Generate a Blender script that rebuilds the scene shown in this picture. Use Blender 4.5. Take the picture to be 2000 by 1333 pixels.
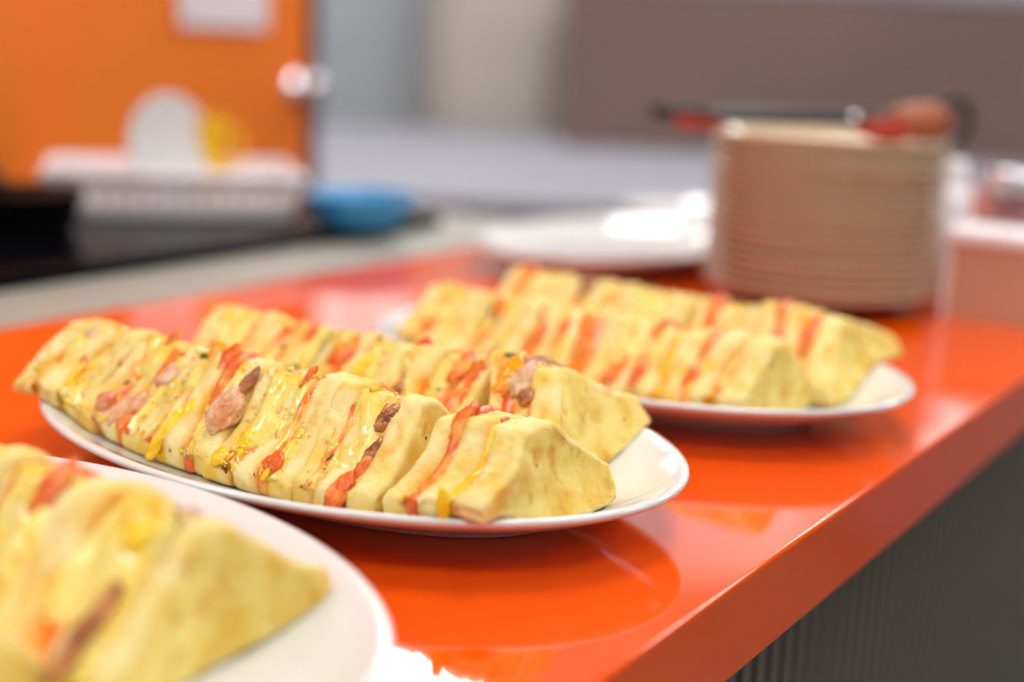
import bpy, math, random
from mathutils import Vector, Matrix, noise

for o in list(bpy.data.objects):
    bpy.data.objects.remove(o)
COL = bpy.context.scene.collection
SC = bpy.context.scene

# ------------------------------------------------------------------ camera, world, exposure
ZC = 0.90                                   # counter top height above the floor
PITCH, ROLL, CAMH = math.radians(12), math.radians(2.5), 0.208
cam_d = bpy.data.cameras.new('camera')
cam = bpy.data.objects.new('camera', cam_d)
COL.objects.link(cam)
cp, sp, cr, sr = math.cos(PITCH), math.sin(PITCH), math.cos(ROLL), math.sin(ROLL)
fwd = Vector((0, cp, -sp)); upv = Vector((0, sp, cp)); rgt = Vector((1, 0, 0))
r2 = rgt * cr + upv * sr
u2 = upv * cr - rgt * sr
M = Matrix((r2, u2, -fwd)).transposed().to_4x4()
M.translation = Vector((0, 0, ZC + CAMH))
cam.matrix_world = M
cam_d.sensor_width = 36
cam_d.lens = 2778 * 36 / 2000
cam_d.clip_start = 0.01
cam_d.dof.use_dof = True
cam_d.dof.focus_distance = 0.606
cam_d.dof.aperture_fstop = 2.6
SC.camera = cam

w = bpy.data.worlds.new('world'); SC.world = w
w.use_nodes = True
bg = w.node_tree.nodes['Background']
bg.inputs[0].default_value = (1.0, 0.97, 0.94, 1)
bg.inputs[1].default_value = 0.45
SC.view_settings.view_transform = 'Standard'
SC.view_settings.look = 'None'
SC.view_settings.exposure = 0.0
SC.view_settings.gamma = 1.0
LAMP_STRENGTH = 13.0

# ------------------------------------------------------------------ helpers
TX, TY = 0.534, 0.845                       # along the counter
NX, NY = -0.845, 0.534                      # across the counter, away from the guest side
ANG_T = math.atan2(TY, TX)
def T(s, d, z=0.0):
    return Vector((TX * s + NX * d, TY * s + NY * d, ZC + z))

def srgb(r, g, b):
    f = lambda c: (c / 255 / 12.92) if c / 255 <= 0.04045 else ((c / 255 + 0.055) / 1.055) ** 2.4
    return (f(r), f(g), f(b), 1.0)

def mat(name, col, rough=0.5, metal=0.0, coat=0.0, spec=0.5, col2=None, scale=20.0, lo=0.4, hi=0.6,
        bump=0.0, bscale=400.0, emis=None, estr=0.0, sss=0.0, trans=0.0, ior=1.45, detail=4.0, specks=None, speck_scale=300, speck_th=0.16,
        stain=None, stain_scale=30, stain_lo=.6, stain_hi=.7, coat_rough=0.05, brough=None):
    m = bpy.data.materials.new(name); m.use_nodes = True
    nt = m.node_tree; N = nt.nodes; L = nt.links
    b = N['Principled BSDF']
    b.inputs['Base Color'].default_value = col
    b.inputs['Roughness'].default_value = rough
    b.inputs['Metallic'].default_value = metal
    b.inputs['Coat Weight'].default_value = coat
    b.inputs['Coat Roughness'].default_value = coat_rough
    b.inputs['Specular IOR Level'].default_value = spec
    b.inputs['IOR'].default_value = ior
    b.inputs['Transmission Weight'].default_value = trans
    if sss:
        b.inputs['Subsurface Weight'].default_value = sss
        b.inputs['Subsurface Radius'].default_value = (0.006, 0.004, 0.002)
        b.inputs['Subsurface Scale'].default_value = 1.0
    if emis:
        b.inputs['Emission Color'].default_value = emis
        b.inputs['Emission Strength'].default_value = estr
    tc = N.new('ShaderNodeTexCoord')
    cur = None
    def layer(cur, c1, c2, sc, lo, hi, det=detail):
        nz = N.new('ShaderNodeTexNoise'); nz.inputs['Scale'].default_value = sc; nz.inputs['Detail'].default_value = det
        L.new(tc.outputs['Object'], nz.inputs['Vector'])
        mr = N.new('ShaderNodeMapRange'); mr.inputs['From Min'].default_value = lo; mr.inputs['From Max'].default_value = hi
        L.new(nz.outputs['Fac'], mr.inputs['Value'])
        mx = N.new('ShaderNodeMix'); mx.data_type = 'RGBA'
        L.new(mr.outputs['Result'], mx.inputs['Factor'])
        if cur is None: mx.inputs[6].default_value = c1
        else: L.new(cur, mx.inputs[6])
        mx.inputs[7].default_value = c2
        return mx.outputs[2]
    if col2: cur = layer(None, col, col2, scale, lo, hi)
    if stain: cur = layer(cur, col, stain, stain_scale, stain_lo, stain_hi)
    if specks:
        vo = N.new('ShaderNodeTexVoronoi'); vo.inputs['Scale'].default_value = speck_scale
        L.new(tc.outputs['Object'], vo.inputs['Vector'])
        lt = N.new('ShaderNodeMath'); lt.operation = 'LESS_THAN'; lt.inputs[1].default_value = speck_th
        L.new(vo.outputs['Distance'], lt.inputs[0])
        # only some of the cells carry a speck
        sx = N.new('ShaderNodeSeparateColor'); L.new(vo.outputs['Color'], sx.inputs[0])
        g2 = N.new('ShaderNodeMath'); g2.operation = 'GREATER_THAN'; g2.inputs[1].default_value = 0.6
        L.new(sx.outputs[0], g2.inputs[0])
        mu = N.new('ShaderNodeMath'); mu.operation = 'MULTIPLY'
        L.new(lt.outputs[0], mu.inputs[0]); L.new(g2.outputs[0], mu.inputs[1])
        mx = N.new('ShaderNodeMix'); mx.data_type = 'RGBA'
        L.new(mu.outputs[0], mx.inputs['Factor'])
        if cur is None: mx.inputs[6].default_value = col
        else: L.new(cur, mx.inputs[6])
        mx.inputs[7].default_value = specks
        cur = mx.outputs[2]
    if cur is not None: L.new(cur, b.inputs['Base Color'])
    if bump:
        nz = N.new('ShaderNodeTexNoise'); nz.inputs['Scale'].default_value = bscale; nz.inputs['Detail'].default_value = 5
        nz.inputs['Roughness'].default_value = brough if brough else 0.6
        L.new(tc.outputs['Object'], nz.inputs['Vector'])
        bp = N.new('ShaderNodeBump'); bp.inputs['Strength'].default_value = bump; bp.inputs['Distance'].default_value = 0.002
        L.new(nz.outputs['Fac'], bp.inputs['Height'])
        L.new(bp.outputs['Normal'], b.inputs['Normal'])
    return m

def mesh_obj(name, verts, faces, mats, parent=None, smooth=True, fmat=None):
    me = bpy.data.meshes.new(name)
    me.from_pydata([tuple(v) for v in verts], [], faces)
    if not isinstance(mats, (list, tuple)): mats = [mats]
    for m in mats: me.materials.append(m)
    if fmat: me.polygons.foreach_set('material_index', fmat)
    if smooth: me.polygons.foreach_set('use_smooth', [True] * len(me.polygons))
    me.update()
    o = bpy.data.objects.new(name, me); COL.objects.link(o)
    if parent: o.parent = parent
    return o

def empty(name, loc, rz=0.0, parent=None):
    o = bpy.data.objects.new(name, None); COL.objects.link(o)
    o.location = loc; o.rotation_euler = (0, 0, rz)
    o.empty_display_size = 0.02
    if parent: o.parent = parent
    return o

def tag(o, label=None, cat=None, group=None, kind=None):
    if label: o['label'] = label
    if cat: o['category'] = cat
    if group: o['group'] = group
    if kind: o['kind'] = kind
    return o

def box_data(x0, x1, y0, y1, z0, z1):
    v = [(x0, y0, z0), (x1, y0, z0), (x1, y1, z0), (x0, y1, z0), (x0, y0, z1), (x1, y0, z1), (x1, y1, z1), (x0, y1, z1)]
    f = [(3, 2, 1, 0), (4, 5, 6, 7), (0, 1, 5, 4), (1, 2, 6, 5), (2, 3, 7, 6), (3, 0, 4, 7)]
    return v, f

def box(name, x0, x1, y0, y1, z0, z1, m, parent=None, bevel=0.0, loc=None, rz=0.0, seg=3):
    v, f = box_data(x0, x1, y0, y1, z0, z1)
    o = mesh_obj(name, v, f, m, parent, smooth=False)
    if loc is not None: o.location = loc
    o.rotation_euler = (0, 0, rz)
    if bevel:
        md = o.modifiers.new('bevel', 'BEVEL'); md.width = bevel; md.segments = seg
        md.limit_method = 'ANGLE'
        for p in o.data.polygons: p.use_smooth = True
        md.harden_normals = True
    return o

def lathe_data(prof, n=64, ax=1.0, ay=1.0, off=None):
    """prof: closed or open list of (r, z). With off=(a, b) r is an inward offset from an a by b oval."""
    v, f = [], []
    for (r, z) in prof:
        for k in range(n):
            t = 2 * math.pi * k / n
            if off:
                a, b = max(off[0] - r, 1e-4), max(off[1] - r, 1e-4)
                # near the middle, shrink both towards zero together
                v.append((a * math.cos(t), b * math.sin(t), z))
            else:
                v.append((r * ax * math.cos(t), r * ay * math.sin(t), z))
    for i in range(len(prof) - 1):
        for k in range(n):
            k2 = (k + 1) % n
            f.append((i * n + k, i * n + k2, (i + 1) * n + k2, (i + 1) * n + k))
    return v, f

def cap(v, f, start, n, flip=False):
    idx = list(range(start, start + n))
    f.append(tuple(idx[::-1] if flip else idx))

def tube_data(pts, r, n=10, rads=None):
    pts = [Vector(p) for p in pts]
    v, f = [], []
    prev = None
    for i, p in enumerate(pts):
        t = (pts[min(i + 1, len(pts) - 1)] - pts[max(i - 1, 0)]).normalized()
        a = prev if prev is not None else (Vector((0, 0, 1)) if abs(t.z) < 0.9 else Vector((1, 0, 0)))
        b = t.cross(a).normalized(); a = b.cross(t).normalized(); prev = a
        rr = rads[i] if rads else r
        for k in range(n):
            q = 2 * math.pi * k / n
            v.append(p + a * (rr * math.cos(q)) + b * (rr * math.sin(q)))
    for i in range(len(pts) - 1):
        for k in range(n):
            k2 = (k + 1) % n
            f.append((i * n + k, i * n + k2, (i + 1) * n + k2, (i + 1) * n + k))
    cap(v, f, 0, n, True); cap(v, f, (len(pts) - 1) * n, n)
    return v, f

# ------------------------------------------------------------------ materials
MAT = {}
MAT['orange_top'] = mat('orange_laminate', srgb(243, 85, 0), rough=0.06, spec=0.95, coat=0.1, col2=srgb(245, 89, 0), scale=6, lo=.3, hi=.7, bump=0.006, bscale=30)
MAT['rib'] = mat('ribbed_grey_panel', srgb(116, 116, 102), rough=0.5, col2=srgb(122, 114, 106), scale=3)
MAT['rib_back'] = mat('rib_gap_shade', srgb(26, 26, 22), rough=0.7)  # near-black backing, shade in the rib gaps put into the colour
MAT['porcelain'] = mat('white_porcelain', srgb(224, 228, 228), rough=0.06, spec=0.6, coat=0.4)
MAT['stack_porcelain'] = mat('stacked_porcelain', srgb(212, 192, 162), rough=0.15, spec=0.5)
MAT['plate_back'] = mat('underside_shade', srgb(106, 72, 42), rough=0.4, spec=0.3)  # brown shade between the stacked white plates, painted on their undersides
MAT['worktop'] = mat('pale_worktop', srgb(172, 176, 166), rough=0.4, col2=srgb(164, 168, 158), scale=8)
MAT['black_glass'] = mat('black_glass', srgb(10, 10, 16), rough=0.15, spec=0.04)
MAT['black_iron'] = mat('black_iron', srgb(18, 17, 17), rough=0.3)
MAT['orange_wall'] = mat('orange_panel', srgb(255, 136, 44), rough=0.45, col2=srgb(255, 130, 40), scale=2)
MAT['dark_edge'] = mat('dark_edge', srgb(70, 85, 85), rough=0.5)
MAT['wall'] = mat('grey_wall', srgb(188, 196, 204), rough=0.7, col2=srgb(182, 190, 198), scale=1.5)
MAT['wall_white'] = mat('white_wall', srgb(232, 228, 222), rough=0.7)
MAT['beige'] = mat('beige_pillar', srgb(200, 192, 184), rough=0.6)
MAT['brown'] = mat('brown_cabinet', srgb(128, 104, 94), rough=0.5, col2=srgb(122, 98, 90), scale=2)
MAT['pale_far'] = mat('pale_far_counter', srgb(152, 153, 164), rough=0.6)
MAT['floor'] = mat('floor_tile', srgb(120, 116, 110), rough=0.5, col2=srgb(108, 104, 98), scale=3)
MAT['ceiling'] = mat('ceiling_paint', srgb(236, 234, 230), rough=0.8)
MAT['diffuser'] = mat('lamp_diffuser', (1, 1, 1, 1), emis=(0.99, 0.985, 0.965, 1), estr=LAMP_STRENGTH)
MAT['panel_glow'] = mat('glow_panel_face', (.9, .9, .9, 1), rough=.4, emis=(0.93, 0.97, 1.0, 1), estr=0.55)  # glow of the added panels on the back wall
MAT['white_plastic'] = mat('white_plastic', srgb(250, 248, 252), rough=0.35)
MAT['yellow'] = mat('yellow_plastic', srgb(250, 196, 0), rough=0.4)
MAT['blue'] = mat('blue_plastic', srgb(60, 155, 215), rough=0.4)
MAT['chrome'] = mat('chrome', srgb(225, 228, 235), rough=0.12, metal=1.0)
MAT['paper'] = mat('white_paper', srgb(238, 236, 240), rough=0.8)
MAT['shade_tint_card'] = mat('shade_tint_card', srgb(205, 160, 132), rough=0.7)  # white box sides, coloured as if in orange-tinted shade
MAT['red_rubber'] = mat('red_rubber', srgb(176, 52, 24), rough=0.4)
MAT['tan_grip'] = mat('brown_orange_grip', srgb(166, 92, 56), rough=0.4)
MAT['glass'] = mat('clear_glass', (0.95, 0.95, 0.96, 1), rough=0.03, trans=1.0, ior=1.45)
MAT['pink_jelly'] = mat('pink_sauce', srgb(206, 120, 120), rough=0.3)
# food
MAT['crumb'] = mat('bread_crumb', srgb(254, 236, 168), rough=0.85, spec=0.2, col2=srgb(247, 206, 88), scale=70, lo=.40, hi=.68, bump=0.45, bscale=800, sss=0.2, brough=.75, detail=8,
                   stain=srgb(238, 176, 60), stain_scale=48, stain_lo=.56, stain_hi=.74)
MAT['toast'] = mat('toasted_bread', srgb(252, 228, 136), rough=0.6, spec=0.3, col2=srgb(236, 192, 76), scale=75, lo=.40, hi=.68, bump=0.25, bscale=700, sss=0.15, brough=.65, detail=8,
                   stain=srgb(214, 146, 46), stain_scale=95, stain_lo=.55, stain_hi=.76, specks=srgb(140, 80, 34), speck_scale=95, speck_th=.07)
def add_bleed(m, col):
    nt = m.node_tree; b = nt.nodes['Principled BSDF']
    src_ = b.inputs['Base Color'].links[0].from_socket
    at = nt.nodes.new('ShaderNodeAttribute'); at.attribute_name = 'stain'
    mx = nt.nodes.new('ShaderNodeMix'); mx.data_type = 'RGBA'
    nt.links.new(at.outputs['Fac'], mx.inputs['Factor']); nt.links.new(src_, mx.inputs[6]); mx.inputs[7].default_value = col
    nt.links.new(mx.outputs[2], b.inputs['Base Color'])
add_bleed(MAT['crumb'], srgb(238, 146, 30))
MAT['egg'] = mat('egg_yellow', srgb(255, 214, 10), rough=0.22, coat=0.4, col2=srgb(252, 196, 6), scale=60, bump=0.2, bscale=200, sss=0.1)
MAT['sauce'] = mat('orange_sauce', srgb(238, 124, 18), rough=0.22, coat=0.25, col2=srgb(246, 200, 96), scale=60, lo=.46, hi=.62, bump=0.3, bscale=250, stain=srgb(216, 72, 8), stain_scale=80, stain_lo=.56, stain_hi=.68)
MAT['tomato'] = mat('tomato_red', srgb(230, 98, 12), rough=0.2, coat=0.25, col2=srgb(250, 176, 70), scale=80, lo=.46, hi=.64, bump=0.4, bscale=260, sss=0.1, stain=srgb(206, 58, 8), stain_scale=120, stain_lo=.58, stain_hi=.7)
MAT['cream'] = mat('creamy_cheese', srgb(252, 230, 128), rough=0.18, coat=0.8, col2=srgb(250, 212, 74), scale=50, lo=.42, hi=.62, bump=0.8, bscale=260, sss=0.15,
                   stain=srgb(244, 168, 66), stain_scale=60, stain_lo=.6, stain_hi=.72, specks=srgb(110, 96, 50), speck_scale=170, speck_th=.06)
MAT['ham'] = mat('pink_ham', srgb(236, 178, 136), rough=0.25, coat=0.5, col2=srgb(214, 112, 62), scale=70, lo=.44, hi=.62, bump=0.3, bscale=200, sss=0.1)
MAT['chicken'] = mat('chicken_chunk', srgb(238, 200, 160), rough=0.22, coat=0.5, col2=srgb(222, 142, 84), scale=90, lo=.46, hi=.66, bump=0.9, bscale=300, specks=srgb(60, 44, 24), speck_scale=230, speck_th=.12, sss=0.15)
MAT['brownmeat'] = mat('brown_meat', srgb(206, 132, 66), rough=0.25, coat=0.5, col2=srgb(138, 70, 32), scale=130, lo=.42, hi=.6, bump=0.9, bscale=260, specks=srgb(46, 34, 16), speck_scale=260, speck_th=.12)
MAT['oil'] = mat('oily_drop', srgb(254, 240, 190), rough=0.05, coat=1.0, spec=0.8)
MAT['herb'] = mat('dark_herb', srgb(96, 92, 40), rough=0.5)
MAT['pepper'] = mat('orange_pepper', srgb(255, 172, 14), rough=0.12, coat=0.8, bump=0.1, bscale=120)

# ------------------------------------------------------------------ the room
def struct(o): o['kind'] = 'structure'; return o
struct(box('floor', -4, 5, -2.5, 5.2, -0.05, 0, MAT['floor']))
struct(box('wall_back', -4, 5, 4.6, 4.7, 0, 2.6, MAT['wall_white']))
struct(box('trim_3', -4, 5, 4.58, 4.6, 0, 1.45, MAT['wall'], bevel=.004))
struct(box('wall_left', -4.1, -4, -2.5, 4.7, 0, 2.6, MAT['wall_white']))
struct(box('wall_right', 5, 5.1, -2.5, 4.7, 0, 2.6, MAT['brown']))
struct(box('ceiling', -4.1, 5.1, -2.5, 4.7, 2.6, 2.7, MAT['ceiling']))

def glow_panel(name, x0, x1, z0, z1, bars):  # added glowing panels above the view, for pale reflections on the counter
    e = empty(name, (0, 4.575, 0)); struct(e)
    fw = 0.05
    for (a, b, c, d) in ((x0 - fw, x1 + fw, z0 - fw, z0), (x0 - fw, x1 + fw, z1, z1 + fw), (x0 - fw, x0, z0, z1), (x1, x1 + fw, z0, z1)):
        box('glow_panel_frame', a, b, -.03, .03, c, d, MAT['white_plastic'], e, bevel=.004, seg=2)
    for k in range(bars):
        xa = x0 + (x1 - x0) * k / bars; xb = x0 + (x1 - x0) * (k + 1) / bars
        if k: box('glow_panel_bar', xa - .015, xa + .015, -.025, .02, z0, z1, MAT['white_plastic'], e)
        box('pane', xa + (.015 if k else 0), xb - (.015 if k < bars - 1 else 0), -.005, .004, z0, z1, MAT['panel_glow'], e)
glow_panel('glow_panel_1', -0.85, -0.15, 1.52, 2.45, 2)
glow_panel('glow_panel_3', 0.05, 1.0, 2.05, 2.45, 2)
glow_panel('glow_panel_2', 1.25, 1.75, 1.52, 2.45, 1)
def ceiling_lamp(x, y, label):
    e = empty('ceiling_light', (x, y, 2.6))
    tag(e, label, 'light', 'ceiling light panels')
    v, f = [], []
    for (a0, a1, b0, b1) in ((-.32, .32, -.32, -.29), (-.32, .32, .29, .32), (-.32, -.29, -.29, .29), (.29, .32, -.29, .29)):
        vv, ff = box_data(a0, a1, b0, b1, -0.03, 0)
        f += [tuple(i + len(v) for i in q) for q in ff]; v += vv
    mesh_obj('frame', v, f, MAT['white_plastic'], e, smooth=False)
    box('diffuser', -.29, .29, -.29, .29, -.02, -.005, MAT['diffuser'], e)
LAMPS = [(2.0, -0.6, 'added ceiling light panel at the near right, brightening the counter edge'),  # extra fill panel, added to light the counter's front edge and the ribs
         (0.3, -0.6, 'square white ceiling light panel above the guest side of the counter'),
         (-1.4, -0.6, 'square white ceiling light panel at the near left of the room'),
         (-1.4, 1.0, 'square white ceiling light panel above the orange partition'),
         (0.3, 1.0, 'square white ceiling light panel above the orange counter'),
         (2.0, 1.0, 'square white ceiling light panel right of the orange counter'),
         (-1.4, 2.6, 'square white ceiling light panel behind the orange partition'),
         (0.3, 2.6, 'square white ceiling light panel behind the plate stack'),
         (2.0, 2.6, 'square white ceiling light panel in front of the brown cabinet'),
         (-0.3, 4.0, 'square white ceiling light panel beside the beige pillar'),
         (1.6, 3.9, 'square white ceiling light panel above the brown cabinet')]
for l in LAMPS: ceiling_lamp(*l)

# orange partition with its edge, a pillar at its far left, both parallel to the counter
pt = empty('wall_partition', T(0, 0, -ZC), ANG_T)
struct(pt)
# local frame of things turned by ANG_T: x = s, y = d
box('orange_panel', 0.2, 1.68, 1.45, 1.50, 0, 2.2, MAT['orange_wall'], pt)
box('panel_edge', 1.68, 1.70, 1.445, 1.505, 0, 2.2, MAT['dark_edge'], pt)
struct(box('trim_1', 0.2, 1.085, 1.36, 1.45, ZC, 2.2, MAT['orange_wall'], None, loc=T(0, 0, -ZC), rz=ANG_T, bevel=.004))

# beige pillar and far counter
struct(box('trim_2', -0.30, 0.16, 4.15, 4.58, 0, 2.6, MAT['beige'], None, bevel=.17, seg=8))
fc = empty('far_counter', (0, 0, 0)); tag(fc, 'long pale grey counter standing along the far wall', 'counter')
box('body', -0.88, 3.2, 2.35, 4.1, 0, ZC - 0.08, MAT['pale_far'], fc)
box('worktop', -0.9, 3.25, 2.3, 4.12, ZC - 0.08, ZC - 0.05, MAT['pale_far'], fc, bevel=.005)
bc = empty('storage_cabinet', (0.10, 3.62, ZC - 0.05)); tag(bc, 'wide brown cabinet with a pale top behind the plate stack', 'cabinet')
box('body', 0, 2.6, 0, 0.42, 0, 0.40, MAT['brown'], bc, bevel=.004)
box('top', -.01, 2.61, -.01, 0.43, 0.40, 0.43, MAT['pale_far'], bc, bevel=.004)

# ------------------------------------------------------------------ the serving counter
co = empty('serving_counter', T(0, 0, -ZC), ANG_T)
tag(co, 'glossy orange serving counter with a grey ribbed front', 'counter')
box('counter_top', -0.6, 2.4, 0.206, 0.80, ZC - 0.042, ZC, MAT['orange_top'], co, bevel=0.002, seg=3)
box('front_panel', -0.6, 2.4, 0.262, 0.272, 0.08, ZC - 0.042, MAT['rib_back'], co)
rib_src = None
n_r = 9
for i in range(90):
    s = 0.10 + i * 0.020
    if rib_src is None:
        v, f = [], []
        zz0, zz1 = 0.08, ZC - 0.042
        for k in range(n_r):
            a = math.pi * k / (n_r - 1)
            for z in (zz0, zz1): v.append((0.0055 * math.cos(a), -0.0014 * math.sin(a), z))
        for k in range(n_r - 1): f.append((2 * k, 2 * k + 1, 2 * k + 3, 2 * k + 2))
        r = mesh_obj('rib', v, f, MAT['rib'], co); rib_src = r
    else:
        r = rib_src.copy(); COL.objects.link(r); r.parent = co
    r.location = (s, 0.262, 0)

bw = empty('back_worktop', T(0, 0, -ZC), ANG_T)
tag(bw, 'pale grey kitchen worktop behind the orange counter', 'worktop')
box('worktop', -0.6, 1.38, 0.803, 1.44, ZC - 0.04, ZC + 0.002, MAT['worktop'], bw, bevel=.003)
box('base_cabinet', -0.6, 1.36, 0.83, 1.43, 0.05, ZC - 0.04, MAT['white_plastic'], bw)
hb = empty('hob', T(0, 0, 0.002), ANG_T)
tag(hb, 'black glass hob set along the pale worktop', 'hob')
box('glass_top', -0.3, 1.27, 0.90, 1.34, 0.0, 0.014, MAT['black_glass'], hb, bevel=.004)

# ------------------------------------------------------------------ platters
PA, PB = 0.175, 0.119
ANG_P = math.radians(-36)
def platter_data():
    prof = [(0.060, 0.0), (0.0565, -0.0), (0.054, 0.0015), (0.052, 0.004), (0.042, 0.0075), (0.026, 0.0125), (0.012, 0.0185), (0.004, 0.0222),
            (0.0008, 0.0242), (0.0, 0.0254), (0.0006, 0.0266), (0.0025, 0.0270), (0.005, 0.0263), (0.010, 0.0238), (0.020, 0.0185), (0.032, 0.0138), (0.044, 0.0108), (0.056, 0.0095), (0.08, 0.009), (0.105, 0.009)]
    n = 128
    v, f = lathe_data(prof, n, off=(PA, PB))
    cap(v, f, (len(prof) - 1) * n, n)
    # underside
    s = len(v)
    vv, ff = lathe_data([(0.060, 0.0), (0.0615, 0.0025), (0.09, 0.003)], n, off=(PA, PB))
    f += [tuple((i + s) for i in q[::-1]) for q in ff]; v += vv
    cap(v, f, len(v) - n, n, True)
    return v, f
_pd = platter_data()
def platter(loc, rz, label):
    global _pd
    if isinstance(_pd, tuple):
        o = mesh_obj('oval_platter', _pd[0], _pd[1], MAT['porcelain']); _pd = o
    else:
        o = _pd.copy(); COL.objects.link(o)
    o.location = loc; o.rotation_euler = (0, 0, rz)
    tag(o, label, 'platter', 'white oval platters')
    return o
CU = Vector((math.cos(ANG_P), math.sin(ANG_P), 0)); CV = Vector((-math.sin(ANG_P), math.cos(ANG_P), 0))
PC = {1: Vector((-0.189, 0.445, ZC)), 2: Vector((-0.077, 0.658, ZC)), 3: Vector((0.071, 0.848, ZC))}
platter(PC[2], ANG_P, 'white oval platter in sharp focus, middle of the three holding sandwiches')
platter(PC[3], ANG_P + .01, 'white oval platter of sandwiches just in front of the plate stack')
platter(PC[1], ANG_P - .01, 'blurred white oval platter of sandwiches nearest the camera, cut off')
platter(Vector((0.094, 1.362, ZC)), ANG_T, 'empty bright white oval platter beside the plate stack')
platter(Vector((0.278, 1.597, ZC)), ANG_T + math.pi / 2, 'empty white oval platter farthest back, behind the other empty platter')

# ------------------------------------------------------------------ sandwiches
random.seed(7)
BASE, HGT, LIP = 0.095, 0.050, 0.011
def outline(n=90, b=BASE, h=HGT, lip=LIP, top=0.006, lip2=None):
    lip2 = lip if lip2 is None else lip2
    poly = [(-b / 2, 0), (b / 2, 0), (b / 2, lip2), (top, h), (-top, h), (-b / 2, lip)]
    segs = []
    tot = 0
    for i in range(len(poly)):
        a, c = poly[i], poly[(i + 1) % len(poly)]
        l = math.hypot(c[0] - a[0], c[1] - a[1]); segs.append((a, c, l, tot)); tot += l
    pts = []
    for k in range(n):
        t = tot * k / n
        for a, c, l, s0 in segs:
            if s0 <= t <= s0 + l:
                q = (t - s0) / l
                pts.append((a[0] + (c[0] - a[0]) * q, a[1] + (c[1] - a[1]) * q)); break
    for _ in range(max(2, int(n * n / 6000))):
        pts = [((pts[i - 1][0] + 2 * pts[i][0] + pts[(i + 1) % n][0]) / 4, (pts[i - 1][1] + 2 * pts[i][1] + pts[(i + 1) % n][1]) / 4) for i in range(n)]
    return pts
def normals(pts):
    n = len(pts); r = []
    for i in range(n):
        dx = pts[(i + 1) % n][0] - pts[i - 1][0]; dz = pts[(i + 1) % n][1] - pts[i - 1][1]
        l = math.hypot(dx, dz) or 1; r.append((dz / l, -dx / l))
    return r

RIMPROF = [(0.0, 0.027), (0.0025, 0.0270), (0.005, 0.0263), (0.010, 0.0238), (0.020, 0.0185), (0.032, 0.0138), (0.044, 0.0108), (0.056, 0.0095), (0.08, 0.009), (1, .009)]
def plate_z(u, v):
    r = math.hypot(u / PA, v / PB)
    off = max(0.0, (1 - r)) * (PA * PB / math.hypot(PB * u / (math.hypot(u, v) + 1e-9), PA * v / (math.hypot(u, v) + 1e-9)))
    for (a, za), (b, zb) in zip(RIMPROF, RIMPROF[1:]):
        if a <= off <= b: return za + (zb - za) * (off - a) / (b - a)
    return 0.027
STAIN = []
class Piece:
    def __init__(self, seed, lean, amp=0.004, u0=0, v0=0, yaw=0, z0=0, hs=1.0):
        self.hs = hs
        self.u0, self.v0, self.cy, self.sy, self.z0 = u0, v0, math.cos(yaw), math.sin(yaw), z0
        self.o = Vector((seed * 13.7, seed * 7.1, seed * 3.3)); self.tl = math.tan(lean); self.amp = amp
    def warp(self, x, y, z):
        z = z * self.hs
        p = Vector((x * 10, y * 22, z * 22)) + self.o
        x2 = x + self.amp * noise.noise(p) - z * self.tl
        y2 = y + 0.0025 * noise.noise(p + Vector((50, 0, 0)))
        pu = self.u0 + x2 * self.cy - y2 * self.sy; pv = self.v0 + x2 * self.sy + y2 * self.cy
        zm = plate_z(pu, pv) + 0.0004 - self.z0
        z2 = z + max(0.0, zm) * max(0.0, 1 - z / 0.045)
        return (x2, y2, max(z2, zm, 0.0))

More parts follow.
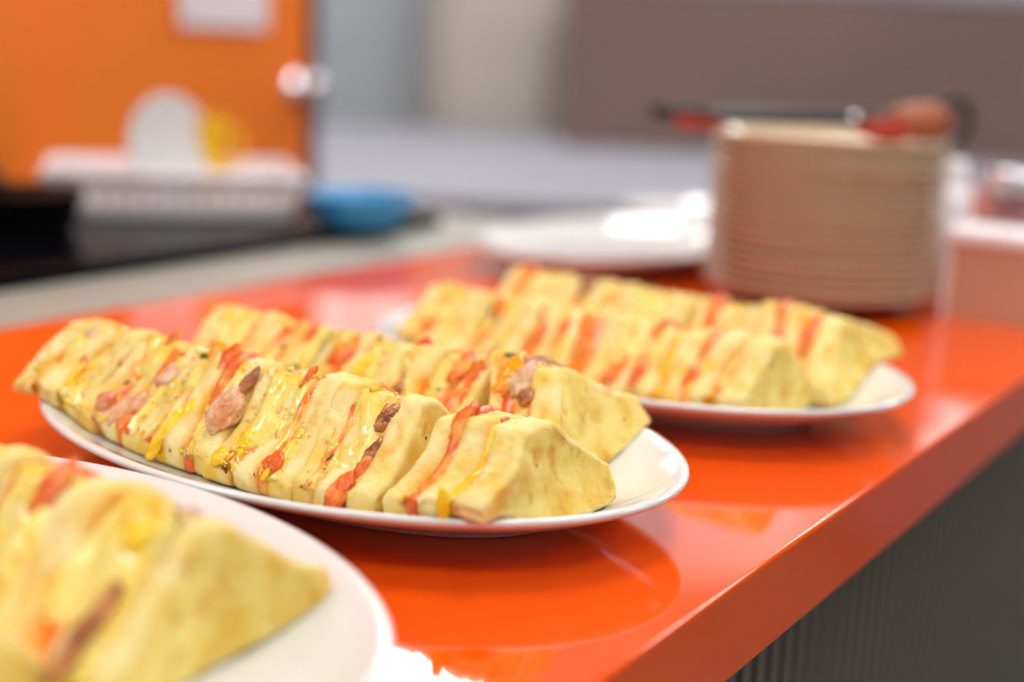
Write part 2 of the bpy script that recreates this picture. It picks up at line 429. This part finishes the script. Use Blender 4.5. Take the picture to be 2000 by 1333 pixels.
def slab(piece, x0, t, n, grow, vary, namp, nscale, rnd, seed, caps=7, sides=7, dy=0.0, sc=1.0, face_amp=0.0006, fine=0.0, shape={}, bleed=(0, 0)):
    """A triangular slice: rounded outline, both faces meshed, roughened by noise."""
    pts = outline(n, **shape); nr = normals(pts)
    so = Vector((seed * 3.1, seed * 5.7, seed * 1.9))
    cz = HGT * 0.36
    rings = []
    for i in range(caps): rings.append((0.0, (i + 0.3) / caps * 0.97, -1))
    for i in range(sides + 1):
        q = 0.5 - 0.5 * math.cos(math.pi * i / sides) * (0.75 + 0.25 * abs(math.cos(math.pi * i / sides)))
        rd = min(1.0, min(q, 1 - q) * t / rnd) if rnd > 0 else 1
        rings.append((q, 1.0, rnd * (1 - math.sqrt(max(0, 1 - (1 - rd) ** 2)))))
    for i in range(caps - 1, -1, -1): rings.append((1.0, (i + 0.3) / caps * 0.97, -1))
    v, f, fm = [], [], []
    STAIN.clear()
    g = [grow + vary * noise.noise(Vector((y * 38, z * 38, seed * 1.7))) for (y, z) in pts]
    for (q, s, ins) in rings:
        x = x0 + q * t
        for k in range(n):
            y, z = pts[k]; ny, nz = nr[k]
            if ins >= 0:
                p3 = Vector((x, y, z)) * nscale + so
                d = g[k] - ins + namp * (noise.noise(p3) + 0.5 * noise.noise(p3 * 2.3))
                if fine: d += fine * noise.noise(p3 * 5.1)
                if z < 0.003 and nz < -0.5: d = min(d, 0)
                y2, z2 = y * sc + ny * d + dy, z * sc + nz * d
            else:
                d = g[k] - rnd
                y2 = (y * sc + ny * d) * s + dy; z2 = cz + (z * sc + nz * d - cz) * s
            xx = x + (face_amp * noise.noise(Vector((q * 3.0, y2 * 120, z2 * 120)) + so) if face_amp else 0)
            v.append(piece.warp(xx, y2, z2))
            if ins >= 0:
                e0 = max(0.0, 1 - q * t / 0.0045) * (0.55 + 1.1 * noise.noise(Vector((y * 40, z * 40, seed * 1.3))) + .5 * noise.noise(Vector((y * 150, z * 150, seed))))
                e1 = max(0.0, 1 - (1 - q) * t / 0.0045) * (0.55 + 1.1 * noise.noise(Vector((y * 40, z * 40, seed * 1.3 + 40))) + .5 * noise.noise(Vector((y * 150, z * 150, seed + 40))))
                STAIN.append(max(0.0, min(1.0, max(e0 * bleed[0], e1 * bleed[1]))))
            else: STAIN.append(0.0)
    R = len(rings)
    for i in range(R - 1):
        side = rings[i][2] >= 0 and rings[i + 1][2] >= 0
        for k in range(n):
            k2 = (k + 1) % n
            f.append((i * n + k, (i + 1) * n + k, (i + 1) * n + k2, i * n + k2)); fm.append(0 if side else 1)
    f.append(tuple(range(n))); fm.append(1)
    f.append(tuple(range((R - 1) * n, R * n))[::-1]); fm.append(1)
    return v, f, fm

def near_pt(fq):
    """Point and outward normal on the sloping near side, fq 0 at the base to 1 at the ridge, beyond 1 over it."""
    y0, z0, y1, z1 = -BASE / 2, LIP, -0.004, HGT
    l = math.hypot(y1 - y0, z1 - z0)
    ty, tz = (y1 - y0) / l, (z1 - z0) / l
    if fq < 0:
        return (y0, max(0.001, z0 + fq * l), -1.0, 0.0)
    if fq <= 1:
        return (y0 + (y1 - y0) * fq, z0 + (z1 - z0) * fq, -tz, ty)
    q = fq - 1
    return (y1 + q * 0.06, z1 - max(0, q - 0.13) * 0.05, 0.25 * 0 + 0.0, 1.0)

def drip(piece, x0, x1, f0, f1, seed, th, parent, m, cover=0.0, name='sauce_drip', nx=34, nf=40):
    """A glossy sheet poured over the sloping side; it emerges only where its thickness is positive."""
    v, f = [], []
    so = Vector((seed * 2.3, seed * 4.9, 0))
    for j in range(nf + 1):
        for i in range(nx + 1):
            q = i / nx; r = j / nf
            x = x0 + (x1 - x0) * q; fq = f0 + (f1 - f0) * r
            y, z, ny, nz = near_pt(fq)
            e = min(1, min(q, 1 - q) * 5, min(r, 1 - r) * 5)
            n1 = noise.noise(Vector((x * 55, fq * 1.6, 0)) + so) + 0.45 * noise.noise(Vector((x * 160, fq * 5, 3)) + so)
            h = th * (n1 + cover) * 1.5
            h = min(h, th) if h > 0 else h
            h = h * e - 0.0022 * (1 - e)
            h = max(h, -0.003)
            v.append(piece.warp(x, y + ny * h, z + nz * h))
    for j in range(nf):
        for i in range(nx):
            a = j * (nx + 1) + i
            f.append((a, a + 1, a + nx + 2, a + nx + 1))
    return mesh_obj(name, v, f, m, parent)

def chunk(piece, x, fq, size, seed, parent, m, name, out=0.0, seg=24, rough=0.26):
    """A lump of filling sitting in the cut side."""
    y, z, ny, nz = near_pt(fq)
    y += ny * out; z += nz * out
    so = Vector((seed * 9.1, seed, seed * 2.0))
    ta = Vector((0, nz, -ny)); nn = Vector((0, ny, nz)); xx = Vector((1, 0, 0))
    px, py, pz = piece.warp(x, y, z)
    c = Vector((px, py, pz))
    v, f = [], []
    for i in range(seg + 1):
        th = math.pi * i / seg
        for k in range(2 * seg):
            ph = math.pi * k / seg
            d = Vector((math.sin(th) * math.cos(ph), math.sin(th) * math.sin(ph), math.cos(th)))
            r = 1 + rough * noise.noise(d * 1.3 + so) + rough * .5 * noise.noise(d * 3.4 + so) + rough * .3 * noise.noise(d * 8 + so)
            d *= r
            v.append(c + xx * d.x * size[0] + ta * d.y * size[1] + nn * d.z * size[2])
    n = 2 * seg
    for i in range(seg):
        for k in range(n):
            k2 = (k + 1) % n
            f.append((i * n + k, i * n + k2, (i + 1) * n + k2, (i + 1) * n + k))
    return mesh_obj(name, v, f, m, parent)

KIND = {'E': ('egg_layer', 'egg'), 'S': ('sauce_layer', 'sauce'), 'T': ('tomato_slice', 'tomato'), 'C': ('cheese_layer', 'cream'),
        'H': ('ham_slice', 'ham'), 'K': ('chicken_layer', 'chicken'), 'M': ('meat_layer', 'brownmeat')}
CHUNK = {'k': ('chicken_chunk', 'chicken'), 'm': ('meat_chunk', 'brownmeat'), 'h': ('ham_fold', 'ham'), 't': ('tomato_piece', 'tomato'),
         'e': ('egg_piece', 'egg'), 'p': ('pepper_strip', 'pepper'), 'w': ('cheese_lump', 'cream')}
SEED = [0]
def sandwich(pc, u, v, layers, label, drips=(), chunks=(), lean=7, yaw=0, fine=True, z=0.0092, amp=0.0065, shape={}, hs=1.0):
    """layers such as 'B12 S3 B12': code and thickness in millimetres. Returns the thickness in metres."""
    SEED[0] += 1; sd = SEED[0]
    layers = [(q[0], float(q[1:])) for q in layers.split()]
    tot = sum(t for _, t in layers) / 1000
    base = PC[pc] + CU * u + CV * v + Vector((0, 0, z))
    e = empty('sandwich', base, ANG_P + math.radians(yaw))
    tag(e, label, 'sandwich', 'sandwich quarters on the platters')
    P = Piece(sd, math.radians(lean), amp, u, v, math.radians(yaw), z, hs)
    x = 0.0
    rng = random.Random(sd)
    for li, (c, t) in enumerate(layers):
        t /= 1000
        sh = dict(lip=LIP + rng.uniform(-.003, .003), top=0.006 + rng.uniform(-.002, .002), h=HGT + rng.uniform(-.0035, .002)); sh.update(shape)
        if c == 'B':
            vv, ff, fm = slab(P, x - .0008, t + .0016, 190 if fine else 80, 0.0, 0.0012, 0.0007, 210, min(0.003, t * .32), sd * 10 + x * 1000, dy=rng.uniform(-.0025, .0025),
                              sc=rng.uniform(.965, 1.01), sides=14 if fine else 7, fine=.0004 if fine else 0, shape=sh, bleed=(1.0 if li > 0 else .35, 1.0 if li < len(layers) - 1 else 0.0))
            ob = mesh_obj('bread_slice', vv, ff, [MAT['crumb'], MAT['toast']], e, fmat=fm)
            at = ob.data.attributes.new('stain', 'FLOAT', 'POINT'); at.data.foreach_set('value', STAIN)
        else:
            nm, mk = KIND[c]
            vv, ff, fm = slab(P, x - .001, t + .002, 150 if fine else 80, -0.0004, 0.0028, 0.0006, 160, (t + .002) * .42, sd * 10 + x * 1000, caps=3, sides=8, dy=rng.uniform(-.001, .001), sc=rng.uniform(.975, 1.0),
                              fine=.0003 if fine else 0, shape=sh)
            mesh_obj(nm, vv, ff, MAT[mk], e)
        x += t
    for d in drips:
        (x0, x1, f0, f1, th, cov) = d[:6]
        drip(P, x0 / 1000, x1 / 1000, f0, f1, sd + x0, th / 1000, e, MAT[d[6] if len(d) > 6 else 'cream'], cov)
    # small bits of egg, tomato, cheese and herb caught in the cut side, too many and too small to pick apart
    fx = []; xx = 0.0
    for c, t in layers:
        if c != 'B': fx.append((xx + t / 2000))
        xx += t / 1000
    bv, bf, bm_ = [], [], []
    NBIT = 40 if fine else 14
    for i in range(NBIT + (110 if fine else 24)):
        x0 = rng.choice(fx) + rng.gauss(0, .0035 if i < NBIT else .007); fq = rng.uniform(-.05, 1.05)
        y, z_, ny, nz = near_pt(fq)
        r = rng.uniform(.0006, .0018) * (1.0 if fine else 1.6) if i < NBIT else rng.uniform(.0003, .0008)
        c = Vector(P.warp(x0, y - ny * r * .2, z_ - nz * r * .2)); k0 = len(bv)
        st = rng.uniform(1.0, 2.6); q = rng.uniform(0, 3.1)
        for ii in range(6):
            th = math.pi * ii / 5
            for kk in range(8):
                ph = math.pi * kk / 4
                d = Vector((math.sin(th) * math.cos(ph), math.sin(th) * math.sin(ph), math.cos(th)))
                d *= 1 + .4 * noise.noise(d * 1.6 + Vector((i * 3.3, sd, 0)))
                a1, a2 = d.x * r * st, d.y * r
                bv.append(c + Vector((a1 * math.cos(q) - a2 * math.sin(q), (a1 * math.sin(q) + a2 * math.cos(q)) * nz, -(a1 * math.sin(q) + a2 * math.cos(q)) * ny + d.z * r * .8)))
        mi = rng.choice((0, 0, 0, 1, 1, 2, 2, 2, 2, 3, 3, 4)) if i < NBIT else rng.choice((2, 2, 2, 1, 5))
        for ii in range(5):
            for kk in range(8):
                k2 = (kk + 1) % 8
                bf.append((k0 + ii * 8 + kk, k0 + (ii + 1) * 8 + kk, k0 + (ii + 1) * 8 + k2, k0 + ii * 8 + k2)); bm_.append(mi)
    fb = mesh_obj('filling_bits', bv, bf, [MAT['egg'], MAT['sauce'], MAT['cream'], MAT['tomato'], MAT['herb'], MAT['oil']], e, fmat=bm_)
    fb['kind'] = 'stuff'
    # thin orange smears of sauce beside the fillings
    for i, x0 in enumerate(fx):
        drip(P, x0 - .009, x0 + .009, -.05, 1.1, sd * 7 + i * 31, .0008, e, MAT['sauce'] if i % 2 == 0 else MAT['cream'], -.12, 'sauce_smear', 18, 44)
    for i, (k, cx, fq, sx, sy, sz, out) in enumerate(chunks):
        nm, mk = CHUNK[k]
        chunk(P, cx / 1000, fq, (sx / 1000, sy / 1000, sz / 1000), sd * 3 + i, e, MAT[mk], nm, out / 1000)
    return tot

def row(pc, u0, v, specs, gap=0.0015, **kw):
    u = u0
    for sp in specs:
        d = dict(kw); d.update(sp); u += d.pop('du', 0)
        u += sandwich(pc, u, v + d.pop('dv', 0), **d) + gap
    return u
FR = -0.034; BR = 0.057
MIDF = 'front row of sharp platter'
END = dict(lip2=.021, top=.012, lip=.013)
# front row of the sharp platter, left to right
row(2, -0.146, FR, [
    dict(layers='B15 C5 B13 E5 B10', label='sandwich quarter with grey-white filling, leftmost in ' + MIDF,
         drips=[(1, 36, .4, 1.15, 1.8, .35), (18, 48, .35, 1.12, 1.6, .2)], chunks=[('w', 17, .62, 6, 8, 3, -1), ('k', 16, .84, 5, 8, 3, -1), ('t', 31, .5, 2.5, 6, 2, 0), ('e', 33, .22, 2.5, 13, 2.5, -.5)], lean=7),
    dict(layers='B9 H6 B12 S3 B11', label='sandwich quarter with sausage chunks, second from left in ' + MIDF,
         drips=[(0, 42, .5, 1.15, 2.0, .4)], chunks=[('h', 9, .2, 5.5, 7, 4.5, 0), ('h', 23, .2, 4, 9, 5, .5), ('h', 27, .33, 4, 7, 3, .5), ('k', 30, .66, 7, 9, 3, -1), ('t', 12, .8, 3, 8, 2, -.5), ('t', 20, 1.0, 3, 8, 1.5, 0)], lean=8),
    dict(layers='B10 E5 B13 T4 B12', label='sandwich quarter with a long egg strip, third from left in ' + MIDF,
         drips=[(1, 32, .5, 1.12, 1.6, .25), (22, 44, .3, 1.1, 1.4, -.05)], chunks=[('e', 13, .12, 3.5, 14, 3, 0), ('e', 19, .4, 4, 7, 2.5, 0), ('t', 24, .92, 7, 11, 2, 0), ('p', 14, 1.0, 4, 6, 2, 0), ('k', 41, .48, 7.5, 13, 6, .5), ('m', 44, .78, 3, 9, 2.5, 0)], lean=8),
    dict(layers='B15 C4 B13 S3 B13', label='sandwich quarter with cheese and orange sauce, fourth from left in ' + MIDF,
         drips=[(6, 38, .1, 1.08, 2.0, .35), (14, 40, .05, .6, 1.2, -.1, 'sauce')], chunks=[('e', 14, .3, 5, 6, 2, 0), ('e', 8, .06, 4, 5, 2, 0), ('t', 36, .14, 5, 6, 2.5, 0), ('t', 30, .97, 2, 7, 2, 0)], lean=9),
    dict(layers='B13 S2 B15 M5 B14', label='sandwich quarter with dark brown meat, fifth from left in ' + MIDF,
         drips=[(10, 36, .1, 1.08, 2.0, .35)], chunks=[('m', 34, .78, 5, 8, 4, 0), ('m', 33, .45, 3, 8, 2.5, 0), ('t', 30, .02, 5, 10, 3, 0), ('t', 31, .3, 3, 8, 2, 0)], lean=9),
    dict(layers='B11 T5 B13 E3 B14', label='sandwich quarter showing its toasted face, rightmost in ' + MIDF,
         drips=[(10, 42, .5, 1.12, 1.6, .2)], chunks=[('t', 12, .86, 5, 13, 4, .5), ('k', 16, .6, 3.5, 7, 2.5, 0), ('p', 31, .5, 2.5, 8, 2, 0), ('e', 29, -.05, 2.5, 7, 2, 0)], lean=10, yaw=2, shape=END, du=.006),
], fine=True, hs=.95)
MIDB = 'back row of sharp platter'
row(2, -0.142, BR, [
    dict(layers='B14 C3 B15 S3 B11', label='sandwich quarter with tall glossy corner, leftmost in ' + MIDB, drips=[(2, 34, .2, 1.15, 1.8, .5)], lean=6),
    dict(layers='B12 S3 B11 T4 B12', label='sandwich quarter with thin orange stripes, second from left in ' + MIDB, drips=[(4, 34, .3, 1.1, 1.8, .3)], chunks=[('t', 28, .85, 3, 9, 2.5, 0)], lean=8),
    dict(layers='B11 T5 B12 E5 B12', label='sandwich quarter with glossy red tomato, third from left in ' + MIDB, drips=[(0, 30, .4, 1.1, 1.4, .1)], chunks=[('t', 14, .72, 8, 12, 3, 0), ('e', 30, .6, 3, 10, 3, 0), ('k', 14, .4, 5, 5, 3, 0)], lean=8),
    dict(layers='B12 M5 B12 S3 B9 T6 B9', label='sandwich quarter with pale cheese lump, fourth from left in ' + MIDB,
         chunks=[('w', 15, .84, 7, 8, 4, 1), ('t', 13, 1.0, 5, 6, 2, 0), ('t', 42, .86, 5, 12, 3, 0), ('m', 16, .5, 6, 8, 4, 0)], lean=8),
    dict(layers='B6 T6 C4 M7 B14', label='sandwich quarter with orange pepper strip, rightmost in ' + MIDB,
         chunks=[('p', 11, .82, 5, 13, 3, 2), ('k', 18, .8, 6, 10, 4, 1), ('m', 21, .66, 4, 5, 3, 1), ('t', 6, .7, 5, 9, 3, 0)], lean=25, yaw=0, shape=dict(lip2=.020, top=.008, b=.100), dv=-.006, du=.024, hs=1.02),
], fine=True, hs=.90)
# platter in front of the plate stack
FARF = 'front row by plate stack'
row(3, -0.118, FR, [
    dict(layers='B13 E3 B14 C4 B12', label='pale blurred sandwich quarter, leftmost in ' + FARF, lean=10, drips=[(2, 40, .3, 1.1, 2, .1)]),
    dict(layers='B12 S3 B12 M3 B12', label='sandwich quarter with dark herb stripe, second from left in ' + FARF, lean=10, drips=[(0, 34, .4, 1.1, 2, .1)]),
    dict(layers='T4 B12 S5 B12 S4 B9', label='sandwich quarter with bold orange stripes, third from left in ' + FARF, lean=10, chunks=[('t', 2, .4, 4, 18, 2.5, .5), ('t', 18, .6, 4, 14, 2.5, .5), ('t', 34, .6, 3, 14, 2, .5)]),
    dict(layers='B12 C4 B13 T4 B12', label='sandwich quarter with orange sauce streak, fourth from left in ' + FARF, lean=9, drips=[(4, 32, .4, 1.1, 2, .3)], chunks=[('t', 10, .15, 8, 4, 2, .5), ('t', 30, .3, 4, 12, 2.5, .5)]),
    dict(layers='E5 B12 T4 B13 C3 B16', label='sandwich quarter with pale bread face, rightmost in ' + FARF, lean=9, du=-.001, drips=[(2, 34, .5, 1.1, 2, .3)], chunks=[('t', 18, .3, 4, 12, 2.5, .5), ('t', 20, .9, 4, 6, 2, .5)], shape=dict(lip2=.018, top=.010)),
], fine=False, hs=.90)
FARB = 'back row by plate stack'
row(3, -0.118, BR, [
    dict(layers='B11 T6 B12 C4 B12', label='orange-brown sandwich quarter, leftmost in ' + FARB, lean=7, chunks=[('t', 12, .9, 8, 9, 3, 0)]),
    dict(layers='B11 M6 B12 T5 B12', label='sandwich quarter with brown filling, second from left in ' + FARB, lean=7, chunks=[('m', 14, .9, 6, 9, 3, 0)]),
    dict(layers='B12 M4 B12 E5 B12', label='yellow-topped sandwich quarter, third from left in ' + FARB, lean=7, drips=[(0, 40, .5, 1.1, 2, .3)]),
    dict(layers='B10 T5 B12 E5 B13', label='sandwich quarter with orange and yellow filling, fourth from left in ' + FARB, lean=6, chunks=[('t', 13, .9, 6, 9, 3, 0)]),
    dict(layers='B12 T7 B12 T5 B16', label='sandwich quarter with broad triangular bread face, rightmost in ' + FARB, lean=23, yaw=0, du=.010, chunks=[('t', 34, .6, 4, 20, 3, .5), ('t', 16, .9, 6, 8, 3, -1.2)], shape=dict(lip2=.018, b=.106), dv=.004, hs=.98),
], fine=False, hs=.90)
# nearest platter, cut off by the frame
NB = 'back row of nearest platter'
row(1, -0.085, 0.036, [
    dict(layers='B12 E5 B12 S4 B12', label='very blurred sandwich quarter the left edge, ' + NB, lean=10, drips=[(0, 36, .3, 1.1, 2.2, .3)]),
    dict(layers='B12 K5 B12 E4 B11', label='very blurred sandwich quarter, third from right in ' + NB, lean=10, drips=[(0, 36, .3, 1.1, 2.2, .3)], chunks=[('m', 14, .7, 4, 6, 3, 0)]),
    dict(layers='B12 S4 B12 T5 B12', label='very blurred sandwich quarter with orange top, second from right in ' + NB, lean=11, drips=[(6, 38, .2, 1.1, 2.2, .3)], chunks=[('t', 30, .9, 6, 12, 3, 0), ('t', 12, .5, 4, 10, 3, 0)]),
    dict(layers='B13 C4 B13 M5 B14', label='very blurred sandwich quarter with large bread face, rightmost in ' + NB, lean=9, yaw=-2, drips=[(2, 32, .1, 1.1, 2.4, .5)], chunks=[('m', 33, .25, 4, 18, 3, .5), ('e', 33, .8, 5, 7, 3, .5)], shape=dict(lip2=.014)),
], fine=False)
NF = 'front row of nearest platter'
row(1, 0.03, -.056, [
    dict(layers='B12 E4 B12 T5 B13', label='very blurred sandwich quarter with brown-orange ridge, bottom left, ' + NF, lean=9, drips=[(4, 34, .4, 1.1, 2, .2)], chunks=[('m', 30, .95, 6, 10, 3, 0)]),
], fine=False)

# ------------------------------------------------------------------ stack of round plates
ORD = ['top', 'second', 'third', 'fourth', 'fifth', 'sixth', 'seventh', 'eighth', 'ninth', 'tenth', 'eleventh', 'twelfth', 'thirteenth', 'fourteenth', 'fifteenth',
       'sixteenth', 'seventeenth', 'eighteenth', 'bottom']
def round_plate_mesh():
    R = 0.097
    prof = [(0.0001, .002), (.052, .002), (.053, 0), (.057, 0), (.058, .002), (.068, .0035), (.080, .0085), (.090, .0145), (R - .0004, .0176), (R, .0186), (R - .0003, .0198), (R - .001, .0203), (R - .003, .0195), (.090, .0168), (.078, .0100), (.066, .0052), (.05, .0045), (0.0001, .0045)]
    return lathe_data(prof, 96)
pv, pf = round_plate_mesh()
src = None
SX, SY = 0.257, 1.19
NP = len(ORD)
for i in range(NP):
    z = 0.0068 * i
    rr = random.Random(i)
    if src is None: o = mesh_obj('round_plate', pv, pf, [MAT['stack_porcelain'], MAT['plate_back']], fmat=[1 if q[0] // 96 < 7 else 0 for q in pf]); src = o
    else: o = src.copy(); COL.objects.link(o)
    o.location = (SX + rr.uniform(-.0012, .0012), SY + rr.uniform(-.0012, .0012), ZC + z)
    k = NP - 1 - i
    tag(o, 'white round plate in the tall stack, ' + (('topmost, under the tongs' if k == 0 else 'resting on the orange counter') if k in (0, NP - 1) else ORD[k] + ' from the top'), 'plate', 'stacked round plates')
ZT = ZC + 0.0068 * (NP - 1) + 0.0203        # rim height of the top plate

# tongs on the stack
tg = empty('serving_tongs', (SX, SY, ZT)); tag(tg, 'black serving tongs with red grips lying across the plate stack', 'tongs')
def tube(name, pts, r, m, parent, n=10, rads=None):
    v, f = tube_data(pts, r, n, rads); return mesh_obj(name, v, f, m, parent)
tube('arm', [(-.15, -.03, .011), (-.09, -.028, .011), (0, -.022, .012), (.06, -.012, .013), (.098, 0, .016)], .0055, MAT['black_iron'], tg)
tube('arm', [(-.15, .015, .012), (-.09, .012, .012), (0, .01, .013), (.06, .006, .016), (.098, 0, .018)], .0055, MAT['black_iron'], tg)
tube('tip', [(-.136, -.03, .008), (-.130, -.03, .0075), (-.112, -.029, .0065), (-.092, -.0285, .0065)], .005, MAT['red_rubber'], tg, rads=[.003, .006, .006, .004])
tube('grip', [(.015, -.02, .008), (.03, -.017, .006), (.05, -.013, .005), (.066, -.008, .007)], .01, MAT['red_rubber'], tg, rads=[.006, .010, .012, .007])
tube('grip', [(.036, -.004, .010), (.056, -.006, .012), (.078, -.006, .012), (.092, -.004, .012)], .01, MAT['tan_grip'], tg, rads=[.006, .014, .017, .012])
tube('hinge_ring', [(.1 + .013 * math.cos(a), 0.002, .014 + .018 * math.sin(a)) for a in [2 * math.pi * k / 20 for k in range(21)]], .004, MAT['black_iron'], tg)
v, f = lathe_data([(.0001, .004), (.004, .0035), (.005, 0), (.004, -.003), (.0001, -.003)], 20)
o = mesh_obj('rivet', v, f, MAT['chrome'], tg); o.location = (.012, -.022, .014)

# ------------------------------------------------------------------ things right of the stack
jb = empty('white_jar', (0.374, 1.252, ZC)); tag(jb, 'tall white jar between the plate stack and the napkin box', 'jar')
v, f = lathe_data([(.0001, 0), (.021, 0), (.024, .003), (.025, .02), (.025, .085), (.022, .096), (.016, .102)], 40)
mesh_obj('body', v, f, MAT['white_plastic'], jb)
v, f = lathe_data([(.0175, .101), (.018, .104), (.018, .118), (.016, .121), (.0001, .121)], 40)
mesh_obj('lid', v, f, MAT['white_plastic'], jb)
bx_ = empty('napkin_box', (0.350, 1.155, ZC), math.radians(-33)); tag(bx_, 'white napkin box with shade-tinted sides and white lid right of the plate stack', 'box')
box('panel', 0.004, .086, 0, .06, 0.0, .062, MAT['shade_tint_card'], bx_)
for (a, b) in ((0, .006), (.084, .09)): box('corner_post', a, b, -.002, .062, 0, .062, MAT['white_plastic'], bx_, bevel=.0015)
box('lid', -.003, .093, -.005, .065, .062, .073, MAT['white_plastic'], bx_, bevel=.003)
gj = empty('glass_jar', (0.455, 1.28, ZC)); tag(gj, 'glass jar of pink sauce with a shiny lid behind the napkin box', 'jar')
v, f = lathe_data([(.0001, 0), (.034, 0), (.036, .003), (.036, .085), (.033, .092), (.030, .092), (.033, .084), (.033, .004), (.0001, .004)], 40)
mesh_obj('glass', v, f, MAT['glass'], gj)
v, f = lathe_data([(.0001, .005), (.032, .005), (.032, .078), (.0001, .078)], 40)
mesh_obj('sauce', v, f, MAT['pink_jelly'], gj)
v, f = lathe_data([(.0345, .092), (.0355, .094), (.0355, .110), (.033, .113), (.0001, .113)], 40)
mesh_obj('lid', v, f, MAT['chrome'], gj)

# ------------------------------------------------------------------ things on the hob
def Th(s, d): return T(s, d, 0.016)
RKP = Th(1.02, 1.05)
RKA = ANG_T - math.radians(42)
# dish rack basket, turned to face along the counter
rk = empty('dish_rack', RKP, RKA); tag(rk, 'white plastic dish rack with upright slats on the black hob', 'dish rack')
RW, RD, RH = 0.235, 0.15, 0.043
box('tray', -RW / 2, RW / 2, 0, RD, 0, .012, MAT['white_plastic'], rk, bevel=.004)
sl = None
def slat(x, y, rz, lean):
    global sl
    if sl is None:
        sl = box('slat', -.007, .007, -.002, .002, .008, RH, MAT['white_plastic'], rk, bevel=.0012, seg=1); o = sl
    else:
        o = sl.copy(); COL.objects.link(o); o.parent = rk
    o.location = (x, y, 0); o.rotation_euler = (lean, 0, rz)
for i in range(14):
    x = -RW / 2 + .01 + i * (RW - .02) / 13
    slat(x, 0.0, 0, .12); slat(x, RD, 0, -.12)
for i in range(8):
    y = .012 + i * (RD - .024) / 7
    slat(-RW / 2, y, -math.pi / 2, .12); slat(RW / 2, y, math.pi / 2, .12)
q = .008
tube('rim', [(-RW / 2 - q, -q, RH), (RW / 2 + q, -q, RH), (RW / 2 + q, RD + q, RH), (-RW / 2 - q, RD + q, RH), (-RW / 2 - q, -q, RH)], .006, MAT['white_plastic'], rk)
# plate standing in the rack
ROT = Matrix.Rotation(RKA, 3, 'Z')
v, f = lathe_data([(.0001, .005), (.030, .005), (.032, .003), (.035, .003), (.037, .006), (.049, .012), (.053, .0145), (.054, .0155), (.053, .0165), (.046, .013), (.035, .009), (.0001, .008)], 64)
pl = mesh_obj('drying_plate', v, f, MAT['porcelain'])
pl.location = RKP + ROT @ Vector((-.012, .07, .0665))
pl.rotation_euler = (math.radians(82), 0, math.radians(52))
tag(pl, 'white plate standing upright to dry in the dish rack', 'plate')
yc = empty('yellow_cup', RKP + ROT @ Vector((.038, .10, .0125)), 0)
tag(yc, 'yellow plastic cup in the dish rack, right of the drying plate', 'cup')
v, f = lathe_data([(.0001, 0), (.015, 0), (.017, .003), (.020, .082), (.022, .085), (.019, .085), (.0155, .005), (.0001, .005)], 32)
mesh_obj('body', v, f, MAT['yellow'], yc)
tube('handle', [(.018, .004, .073), (.03, .006, .071), (.034, .007, .055), (.03, .006, .037), (.017, .004, .034)], .0035, MAT['yellow'], yc)
# blue bowl
bb = mesh_obj('blue_bowl', *lathe_data([(.0001, .003), (.030, .003), (.032, 0), (.037, 0), (.041, .004), (.051, .014), (.056, .028), (.058, .030), (.056, .032), (.052, .029), (.046, .015), (.033, .007), (.0001, .006)], 48), MAT['blue'])
bb.location = Th(1.155, 0.957) - Vector((-.032, 0.045, 0)); tag(bb, 'blue plastic bowl on the right end of the black hob', 'bowl')
# frying pan at the left edge
fp = empty('frying_pan', Th(0.855, 1.085), ANG_T + math.radians(70)); tag(fp, 'black frying pan with a raised handle at the left edge', 'pan')
v, f = lathe_data([(.0001, 0), (.046, 0), (.050, .004), (.060, .036), (.062, .037), (.059, .038), (.048, .007), (.045, .004), (.0001, .004)], 64)
mesh_obj('pan_body', v, f, MAT['black_iron'], fp)
tube('handle', [(.057, .0, .03), (.066, .004, .04), (.076, .01, .058), (.086, .016, .08)], .01, MAT['black_iron'], fp, rads=[.010, .011, .012, .009])
# paper and knob on the partition
pp = box('paper_notice', 1.41, 1.586, 1.4435, 1.4455, 0.205, 0.45, MAT['paper'], None, loc=T(0, 0, 0), rz=ANG_T, bevel=.0004, seg=1)
tag(pp, 'blank white paper sheet fixed to the orange partition', 'paper')
kb = empty('door_knob', T(1.655, 1.45, 0.122), ANG_T); tag(kb, 'round chrome knob near the edge of the orange partition', 'knob')
def along_minus_y(v): return [(a, -c, b) for a, b, c in v]
v, f = lathe_data([(.0001, 0), (.022, 0), (.022, .003), (.009, .005), (.007, .018), (.014, .022), (.021, .030), (.022, .038), (.017, .047), (.008, .051), (.0001, .052)], 40)
mesh_obj('knob', along_minus_y(v), f, MAT['chrome'], kb)
